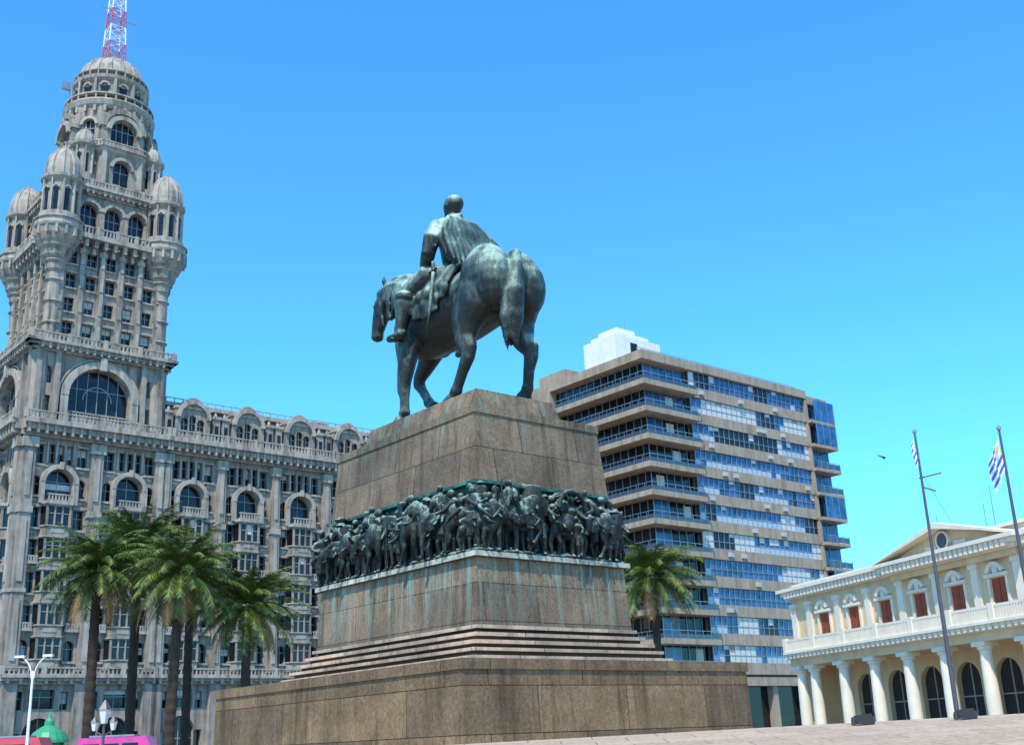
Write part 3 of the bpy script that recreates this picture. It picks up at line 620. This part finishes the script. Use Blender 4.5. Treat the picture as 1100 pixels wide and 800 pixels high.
def rider_extra(bm):
    tube(bm,[(-1.05,-.2,14.9),(-1.28,-.35,13.9),(-1.3,-.15,12.75)],[.07,.06,.03],6); tube(bm,[(-1.05,-.35,15.0),(-1.05,.0,14.95)],[.05,.05],6); tube(bm,[(-1.05,-.2,14.9),(-1.0,-.12,15.3)],[.06,.06],6)
    for sx in (-1,1):
        tube(bm,[(sx*.34,1.1,15.35),(sx*.4,2.2,15.25),(sx*.3-.2,3.75,14.85)],[.035,.035,.035],5)
        for i in range(4):
            z=15.45-.06*i; tube(bm,[(sx*.40,1.12,z),(sx*.34,1.24,z),(sx*.26,1.22,z-.02),(sx*.24,1.14,z-.02)],[.032,.03,.028,.022],6)
        tube(bm,[(sx*.42,1.0,15.45),(sx*.33,1.1,15.5),(sx*.26,1.16,15.48)],[.04,.035,.025],6)
        tube(bm,[(sx*1.05,.6,14.5),(sx*1.28,1.35,13.4)],[.03,.03],5); tube(bm,[(sx*1.1,1.4,13.15),(sx*1.5,1.4,13.15)],[.05,.05],6)
    ell(bm,(-.09,.44,17.6),(.04,.03,.03)); ell(bm,(.09,.44,17.6),(.04,.03,.03))
Q=bpy.data.objects.new('equestrian_statue',None); sc.collection.objects.link(Q); Q.location=(-1.56,34,0); Q.rotation_euler=(0,0,GRID)
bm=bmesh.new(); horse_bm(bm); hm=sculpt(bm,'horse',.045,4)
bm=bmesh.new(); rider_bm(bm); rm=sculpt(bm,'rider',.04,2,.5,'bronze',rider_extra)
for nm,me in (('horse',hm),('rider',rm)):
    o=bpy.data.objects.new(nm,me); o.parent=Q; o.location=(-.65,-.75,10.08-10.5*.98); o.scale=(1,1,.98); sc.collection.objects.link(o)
# ------------------------------------------------------------ relief frieze
def fig(seed):
    r=random.Random(seed); bm=bmesh.new(); ln=r.uniform(-.14,.14); st=r.uniform(.05,.25); up=r.random()
    for sx in (-1,1):
        tube(bm,[(sx*.1,0,.9),(sx*.12,-sx*st*.6,.5),(sx*.12,-sx*st*.2,.1)],[.12,.09,.06],8); tube(bm,[(sx*.12,-sx*st*.2+.03,.05),(sx*.13,-sx*st*.2-.17,.04)],[.06,.05],8)
    tube(bm,[(0,0,.82),(ln*.3,0,1.1),(ln,-.03,1.38),(ln,-.03,1.46)],[(.18,.15),(.17,.14),(.24,.16),(.12,.09)],10)
    hx=ln*1.3; tube(bm,[(ln,-.03,1.45),(hx,-.05,1.56)],[.07,.065],8); ell(bm,(hx,-.06,1.66),(.10,.12,.135)); ell(bm,(hx,-.18,1.64),(.02,.035,.035))
    if r.random()<.5: ell(bm,(hx,-.05,1.74),(.21,.21,.03)); ell(bm,(hx,-.05,1.78),(.11,.11,.07))
    if r.random()<.6: tube(bm,[(ln,.02,1.42),(ln*.5,.03,1.0),(0,.02,.4+.3*up)],[(.25,.17),(.28,.2),(.33,.22)],10)
    for sx in (-1,1):
        ang=r.uniform(-1.2,1.3); e=Vector((ln+sx*.3,-.12-r.random()*.12,1.38-.24*math.cos(ang*.6))); h=e+Vector((-sx*r.uniform(-.1,.25),-.18,.25*math.sin(ang)))
        tube(bm,[(ln+sx*.2,-.02,1.38),tuple(e)],[.075,.065],8); tube(bm,[tuple(e),tuple(h)],[.06,.045],8); ell(bm,h,(.05,.05,.055))
    if r.random()<.35:
        x=ln+r.choice((-1,1))*.25; tube(bm,[(x,-.22,.35*r.random()),(x+r.uniform(-.2,.2),-.2,r.uniform(1.5,1.85))],[.03,.03],6)
    if r.random()<.35: tube(bm,[(.28,-.15,1.7),(.2,-.15,1.3),(.25,-.1,.8)],[(.2,.06),(.28,.08),(.14,.05)],8)
    if r.random()<.4: ell(bm,(r.uniform(-.2,.2),-.2,.9),(.16,.14,.2))
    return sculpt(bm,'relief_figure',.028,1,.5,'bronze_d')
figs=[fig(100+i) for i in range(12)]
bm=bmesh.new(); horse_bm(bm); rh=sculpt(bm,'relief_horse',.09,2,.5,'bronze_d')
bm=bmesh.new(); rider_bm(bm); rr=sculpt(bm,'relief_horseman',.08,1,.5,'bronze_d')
RF=bpy.data.objects.new('bronze_relief_frieze',None); sc.collection.objects.link(RF); RF.location=(-1.56,34,0); RF.rotation_euler=(0,0,GRID)
rd=random.Random(5)
def put(me,mt,nm):
    o=bpy.data.objects.new(nm,me); o.parent=RF; o.matrix_local=mt; sc.collection.objects.link(o)
for k,(half,dist) in enumerate(((2.45,3.42),(3.6,2.27),(2.45,3.42),(3.6,2.27))):
    base=Matrix.Rotation((k)*math.pi/2,4,'Z')
    for row,(off,sp,h) in enumerate(((.06,.40,1.02),(.32,.48,.93),(.44,1.3,.66))):
        x=-half+.05
        while x<half:
            s=h*rd.uniform(.86,1.04)
            mt=base@Matrix.Translation((x,-dist-off-rd.uniform(0,.1),5.54+(.1 if row==0 else 0)))@Matrix.Rotation(rd.uniform(-1.1,1.1),4,'Z')@Matrix.Diagonal((s*1.08,s*1.05,s,1))
            put(rd.choice(figs),mt,'figure'); x+=sp*rd.uniform(.75,1.25)
    bm=bmesh.new()
    x=-half
    while x<half+.1:
        ell(bm,(x,-dist-.32,5.56),(rd.uniform(.18,.35),rd.uniform(.12,.2),rd.uniform(.05,.13))); x+=rd.uniform(.15,.3)
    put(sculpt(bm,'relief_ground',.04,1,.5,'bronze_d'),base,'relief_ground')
    for x,dr in (((-2.6,1),(-1.0,1),(.7,1),(2.3,1)) if k in (1,3) else ((-1.5,-1),(1.3,1))):
        sca=.285
        mt=base@Matrix.Translation((x,-dist-.36,5.56-10.5*sca))@Matrix.Rotation(dr*math.pi/2+rd.uniform(-.3,.3),4,'Z')@Matrix.Scale(sca,4)
        put(rh,mt,'frieze_horse')
        if rd.random()<.6: put(rr,base@Matrix.Translation((x,-dist-.36,5.40-10.5*sca))@Matrix.Rotation(dr*math.pi/2,4,'Z')@Matrix.Scale(sca,4),'frieze_horseman')
bm=bmesh.new()
cx,cz,rx,rz=.55,6.85,.5,.5
pts=[(cx+rx*math.cos(i*math.pi/8),-4.05,cz+rz*math.sin(i*math.pi/8)) for i in range(9)]
tube(bm,pts,[.07]*9,8); tube(bm,[(p[0],-3.6,p[2]) for p in pts],[.07]*9,8)
for p in pts[::2]: tube(bm,[p,(p[0],-3.5,p[2])],[.05,.05],6)
ell(bm,(cx,-3.75,6.5),(.5,.3,.35))
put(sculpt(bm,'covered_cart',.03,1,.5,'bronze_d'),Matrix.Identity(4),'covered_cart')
# ------------------------------------------------------------ palms
def palm_mesh(seed,H,R):
    r=random.Random(seed); V=[];Fc=[];MI=[]
    def q(a,b,c,d,m): o=len(V); V.extend([a,b,c,d]); Fc.append((o,o+1,o+2,o+3)); MI.append(m)
    n=12; rings=40; bx=r.uniform(-.15,.15)
    for j in range(rings+1):
        t=j/rings; rad=.27-.05*t+(.035 if j%2 else 0)+(.22*max(0,(t-.9)/.1))
        for i in range(n):
            a=2*math.pi*i/n; V.append((bx*t*t*2+rad*math.cos(a),rad*math.sin(a),t*H))
    for j in range(rings):
        for i in range(n): Fc.append((j*n+i,j*n+(i+1)%n,(j+1)*n+(i+1)%n,(j+1)*n+i)); MI.append(0)
    top=Vector((bx*2,0,H))
    NF=88
    for f in range(NF):
        t=f/NF; az=f*2.39996+r.uniform(-.25,.25); el=math.radians(80-122*t**1.05+r.uniform(-9,9)); L=R*r.uniform(.85,1.15)*(1.0 if t>.12 else .75)
        dead=t>.94; m=2 if dead else 1
        p=top+Vector((.2*math.cos(az),.2*math.sin(az),.25*(1-t))); seg=13; bend=math.radians(r.uniform(60,95))*(.75 if t>.6 else 1)
        prev=p
        for s in range(seg):
            e=el-bend*(s/seg)**1.35; e=max(e,math.radians(-88)); d=Vector((math.cos(e)*math.cos(az),math.cos(e)*math.sin(az),math.sin(e)))
            nx=prev+d*(L/seg); side=Vector((-math.sin(az),math.cos(az),0)); upv=side.cross(d)
            w=.035*(1-s/seg)+.008; q(tuple(prev-side*w),tuple(prev+side*w),tuple(nx+side*w),tuple(nx-side*w),m)
            if s>=1:
                ll=.58*math.sin(math.pi*min(1,(s+1.2)/(seg+1.5)))**.7*(R/3)
                for h in (0,.25,.5,.75):
                    b0=prev+(nx-prev)*h
                    for sg in (-1,1):
                        ld=(d*.6+side*sg*.75+upv*r.uniform(-.05,.35)+Vector((0,0,-.3))+Vector((r.uniform(-.12,.12),r.uniform(-.12,.12),0))).normalized()
                        wv=d*.028; tip=b0+ld*ll*r.uniform(.75,1.15)
                        q(tuple(b0-wv),tuple(b0+wv),tuple(tip+wv*.25),tuple(tip-wv*.25),m)
            prev=nx
    me=bpy.data.meshes.new('palm'); me.from_pydata(V,[],Fc)
    for k in ('trunk','frond','deadfrond'): me.materials.append(M[k])
    me.polygons.foreach_set('material_index',MI); me.update(); return me
for i,(x,y,h,R) in enumerate([(-22.6,62,11.3,3.3),(-22.1,67,13.1,3.7),(-20.4,72,11.9,3.1),(-17.8,60,10.7,3.2),(-15.0,64,9.4,3.2),(8.5,75,11.4,3.6)]):
    o=bpy.data.objects.new('palm_tree',palm_mesh(40+i,h,R)); o.location=(x,y,G); o.rotation_euler=(0,0,i*1.3); sc.collection.objects.link(o)
# ------------------------------------------------------------ flagpoles, flags
def flag(nm,b,x,y,z,ang,hoist=1.5,fly=2.3,sl=.5,out=.34):
    nx_,nz=22,18
    pts=[[None]*(nz+1) for _ in range(nx_+1)]
    for i in range(nx_+1):
        s=i/nx_*fly
        for j in range(nz+1):
            t=j/nz; fold=.16*math.sin(s*5.5+t*1.2)*min(1,s)
            pts[i][j]=(.06+s*out+.05*math.sin(t*5),fold,-t*hoist-s*sl)
    ca,sa=math.cos(ang),math.sin(ang)
    for i in range(nx_):
        for j in range(nz):
            canton=(i<nx_*.36 and j<nz*5/9); k='flag_white' if canton or (int(j/2)%2==0) else 'flag_blue'
            if canton and ((i/nx_*fly-.3)**2+((j+.5)/nz*hoist-.38)**2)<.035: k='flag_sun'
            q=[pts[i][j],pts[i+1][j],pts[i+1][j+1],pts[i][j+1]]
            b.add(k,[(x+p[0]*ca-p[1]*sa,y+p[0]*sa+p[1]*ca,z+p[2]) for p in q],[(0,1,2,3)])
for (x,y,zt,zf,an) in ((17.75,50,12.3,12.9,2.9),(19.35,45,11.95,11.8,3.0)):
    f_=B('flagpole',(x,y,0),0)
    top=zt+.9 if x<18 else zt
    f_.lathe('pole',0,0,[(.14,G),(.14,.2),(.11,.3),(.045,top)],12); f_.lathe('finial',0,0,[(.03,top),(.1,top+.06),(.1,top+.14),(.02,top+.22)],10); f_.cyl('base_block',0,0,G,-.4,.4,.35)
    if x>18: flag('flag',f_,0,0,top-.2,an,1.35,1.9,.5,.26)
    else: flag('flag',f_,0,0,top-.1,an,1.2,.45,.6,.3)
    if x<18:
        f_.rod('yard',(-.1,0,11.2),(.9,0,11.4),.03); f_.rod('halyard',(.1,0,11.3),(1.0,0,9.2),.012); f_.rod('yard',(.0,0,10.8),(.55,0,10.6),.03)
    f_.finish(dict(pole='polem',finial='metal',base_block='gr_step',flag_white='fwhite',flag_blue='fblue',flag_sun='fyel',yard='polem',halyard='metal'))
# ------------------------------------------------------------ street furniture
l=B('street_lamp',(-20.7,50,0),0)
l.lathe('pole',0,0,[(.10,G),(.08,.2),(.045,4.6)],10)
for sx in (-1,1):
    pv=(0,0,4.3)
    for i in range(7):
        a=i/6*1.3; nx=(sx*(.75*(1-math.cos(a))+.05),0,4.3+.95*math.sin(a)); l.rod('arms',pv,nx,.03,n=6); pv=nx
    l.box('lamp_heads',pv[0]-.2,pv[0]+.2,-.1,.1,pv[2]-.05,pv[2]+.04)
l.finish(dict(pole='wpaint',arms='wpaint',lamp_heads='wpaint'))
l=B('lantern_lamp',(-15.8,45,0),0)
l.lathe('pole',0,0,[(.18,G),(.15,-.2),(.07,0),(.05,2.1),(.1,2.2)],10); l.lathe('lantern',0,0,[(.12,2.2),(.22,2.65),(.22,2.7)],6); l.lathe('cap',0,0,[(.27,2.7),(.14,2.9),(.03,3.05)],6)
for sx in (-1,1): l.rod('arms',(0,0,1.75),(sx*.35,0,1.95),.03); l.lathe('lantern',sx*.35,0,[(.08,1.95),(.15,2.25)],6); l.lathe('cap',sx*.35,0,[(.18,2.25),(.02,2.45)],6)
l.finish(dict(pole='polem',lantern='white',cap='polem',arms='polem'))
k=B('domed_kiosk',(-23.8,60,0),0)
k.lathe('walls',0,0,[(.7,G),(.7,1.9)],8); k.lathe('roof',0,0,[(.98,1.85),(.95,2.0),(.75,2.35),(.4,2.6),(.24,2.68),(.22,2.9),(.1,3.05),(.03,3.35)],16)
for i in range(8):
    a=i*math.pi/4; k.rod('walls',(.75*math.cos(a),.75*math.sin(a),G),(.75*math.cos(a),.75*math.sin(a),1.88),.07)
k.finish(dict(walls='green',roof='green'))
def vehicle(name,x,y,ang,L,Wd,H,mat):
    v=B(name,(x,y,G),ang); h=Wd/2
    v.prism('body',[(-L/2,-h),(L/2,-h),(L/2,h),(-L/2,h)],.35,H*.55)
    v.add('cabin',[(-L/2+.05,-h,H*.55),(L/2-.5,-h,H*.55),(L/2-.5,h,H*.55),(-L/2+.05,h,H*.55),(-L/2+.15,-h+.12,H),(L/2-1.0,-h+.12,H),(L/2-1.0,h-.12,H),(-L/2+.15,h-.12,H)],[(4,5,6,7),(0,1,5,4),(1,2,6,5),(2,3,7,6),(3,0,4,7)])
    n=max(2,int(L/1.4))
    for i in range(n):
        x0=-L/2+.4+i*(L-1.6)/n
        for s in (-1,1): v.add('windows',[(x0,s*(h+.01),H*.6),(x0+(L-1.6)/n-.15,s*(h+.01),H*.6),(x0+(L-1.6)/n-.15,s*(h-.07),H*.9),(x0,s*(h-.07),H*.9)],[(0,1,2,3)])
    for sx in (-1,1):
        for sy in (-1,1):
            v.ring('wheels',sx*L*.32,.36,.02,.36,sy*h-.12,sy*h+.03,0,2*math.pi,16)
    for s in (-1,1): v.box('lights',L/2-.02,L/2+.03,s*h*.7-.15,s*h*.7+.15,.7,.9)
    v.box('bumper',-L/2-.08,L/2+.08,-h+.05,h-.05,.3,.5); v.box('roof_rack',-L/2+.6,L/2-1.6,-h+.3,h-.3,H+.02,H+.1)
    v.finish(dict(body=mat,cabin=mat,windows='dkglass',wheels='rubber',lights='white',bumper='rubber',roof_rack='metal'))
vehicle('minibus',-24.2,56,.1,5.5,2.1,2.85,'red'); vehicle('parked_van',-18.6,56,.1,4.2,1.9,2.7,'pink'); vehicle('parked_car',-13,58,.1,4.3,1.8,1.5,'wpaint'); vehicle('parked_car',22,66,-1.2,4.3,1.8,1.5,'metal')
for x in (6.7,8.75,10.6):
    zc=.86+.011*x
    f_=B('ground_floodlight',(x,24.2,zc-.02),.3)
    f_.add('housing',[(-.2,-.1,0),(.2,-.1,0),(.2,.12,0),(-.2,.12,0),(-.2,-.02,.17),(.2,-.02,.2),(.2,.12,.11),(-.2,.12,.09)],[(0,3,2,1),(4,5,6,7),(0,1,5,4),(1,2,6,5),(2,3,7,6),(3,0,4,7)])
    f_.box('bracket',-.25,-.2,-.03,.03,-.02,.14); f_.box('bracket',.2,.25,-.03,.03,-.02,.14); f_.finish(dict(housing='rubber',bracket='polem'))
bd=B('flying_bird',(19.5,60,14.4),.4)
bd.lathe('body',0,0,[(.02,-.02),(.06,.05),(.02,.14)],8); bd.add('wings',[(0,-.1,.06),(0,.1,.06),(-.4,.12,.24),(-.25,-.02,.16),(.4,.12,.2),(.25,-.02,.14)],[(0,1,2,3),(0,5,4,1)])
bd.finish(dict(body='rubber',wings='rubber'))
# ------------------------------------------------------------ ground
def sheet(name,pts,z,mat):
    me=bpy.data.meshes.new(name); me.from_pydata([(x,y,z) for x,y in pts],[],[tuple(range(len(pts)))]); me.materials.append(M[mat]); o=bpy.data.objects.new(name,me); sc.collection.objects.link(o)
sheet('ground',[(-3000,-3000),(3000,-3000),(3000,3000),(-3000,3000)],G-.01,'ground')
r_=B('road',(-40.8,130,G),GRID)
r_.quad('asphalt',(-120,-20,0),(140,-20,0),(140,-6,0),(-120,-6,0))
for i in range(40): r_.quad('lane_marking',(-118+6*i,-13.1,.004),(-115+6*i,-13.1,.004),(-115+6*i,-12.9,.004),(-118+6*i,-12.9,.004))
r_.box('kerb',-120,140,-6,-5.8,-.01,.13); r_.box('kerb',-120,140,-20.2,-20,-.01,.13)
r_.finish(dict(asphalt='asphalt',lane_marking='wpaint',kerb='gr_step'))
def sst(a,b,x):
    t=max(0,min(1,(x-a)/(b-a))); return t*t*(3-2*t)
def hgt(x,y):
    cr=.88+.011*x; h=G+(cr-G)*max(0,min(1,y/25.0))
    k=sst(-26,-15,x)*(1-sst(28,40,x))*(1-sst(46,56,y))
    return G+.02+(h-G-.02)*k
V=[];Fc=[];nx_,ny=80,76
xs=[-34+i*1.0 for i in range(nx_+1)]; ys=[-6+j*.9 for j in range(ny+1)]; ys[34]=25.0
for y in ys:
    for x in xs: V.append((x,y,hgt(x,y)))
for j in range(ny):
    for i in range(nx_): Fc.append((j*(nx_+1)+i,j*(nx_+1)+i+1,(j+1)*(nx_+1)+i+1,(j+1)*(nx_+1)+i))
me=bpy.data.meshes.new('plaza_pavement'); me.from_pydata(V,[],Fc)
def pavemat():
    m,nt,bs=newmat('plaza_slabs'); L=nt.links
    br=N(nt,'ShaderNodeTexBrick'); L.new(objco(nt),br.inputs['Vector']); br.inputs['Scale'].default_value=1; br.inputs['Brick Width'].default_value=1.3; br.inputs['Row Height'].default_value=.9; br.inputs['Mortar Size'].default_value=.012
    br.inputs['Color1'].default_value=(.44,.32,.22,1); br.inputs['Color2'].default_value=(.53,.40,.28,1); br.inputs['Mortar'].default_value=(.2,.16,.12,1)
    n1=noi(nt,objco(nt),9,8,.7); r1=ramp(nt,[(.3,.6),(.7,1.15)]); L.new(n1,r1.inputs[0]); L.new(mixc(nt,1.0,br.outputs['Color'],r1.outputs[0],'MULTIPLY'),bs.inputs['Base Color']); bs.inputs['Roughness'].default_value=.9; bs.inputs['Specular IOR Level'].default_value=.1
    bump(nt,bs,n1,.3,.015); return m
me.materials.append(pavemat()); sc.collection.objects.link(bpy.data.objects.new('plaza_pavement',me))
c=B('distant_city_buildings',(0,0,0),0); rd=random.Random(3)
for i in range(26):
    a=math.radians(-34+i*2.8); d=rd.uniform(230,330); x=d*math.sin(a); y=d*math.cos(a); h=rd.uniform(8,16); w=rd.uniform(8,14)
    c.M=Matrix.Translation((x,y,0))@Matrix.Rotation(GRID,4,'Z')
    c.box('walls',-w,w,-w,w,G,h); c.box('walls',-w*.3,w*.2,-w*.3,w*.4,h,h+3)
    for f2 in range(int(h/3)):
        for j in range(int(w)): c.box('windows',-w+.6+j*2,-w+1.6+j*2,-w-.05,-w+.02,f2*3+1,f2*3+2.4)
c.finish(dict(walls='white',windows='dkglass'))
# ------------------------------------------------------------ world, sun, camera
AZ,EL=194,56
w=bpy.data.worlds.new('World'); sc.world=w; w.use_nodes=True; nt=w.node_tree; bg=nt.nodes['Background']
sk=nt.nodes.new('ShaderNodeTexSky'); sk.sky_type='NISHITA'; sk.sun_disc=False; sk.sun_elevation=math.radians(EL); sk.sun_rotation=math.radians(AZ); sk.air_density=1.0; sk.dust_density=.3; sk.ozone_density=1.5; sk.altitude=20
tint=mixc(nt,1.0,sk.outputs[0],(.58,1.66,2.35),'MULTIPLY')
nt.links.new(tint,bg.inputs[0]); bg.inputs[1].default_value=.15
sd=bpy.data.lights.new('sun','SUN'); sd.energy=5; sd.angle=math.radians(.5); sd.color=(1,.92,.80); so=bpy.data.objects.new('sun',sd); sc.collection.objects.link(so)
a,e=math.radians(AZ),math.radians(EL); sv=Vector((math.sin(a)*math.cos(e),math.cos(a)*math.cos(e),math.sin(e))); so.rotation_euler=sv.to_track_quat('Z','Y').to_euler()
p=math.radians(17.82); r=math.radians(2.47)
Fv=Vector((0,math.cos(p),math.sin(p))); R0=Vector((1,0,0)); U0=R0.cross(Fv); Rv=R0*math.cos(r)-U0*math.sin(r); Uv=R0*math.sin(r)+U0*math.cos(r)
cd=bpy.data.cameras.new('camera'); cd.sensor_width=36; cd.lens=1243.3/1100*36; cd.clip_end=6000; cd.clip_start=.05
co=bpy.data.objects.new('camera',cd); sc.collection.objects.link(co); mt=Matrix((Rv,Uv,-Fv)).transposed().to_4x4(); mt.translation=(0,0,.8); co.matrix_world=mt; sc.camera=co
sc.view_settings.view_transform='Standard'; sc.view_settings.look='None'; sc.view_settings.exposure=0
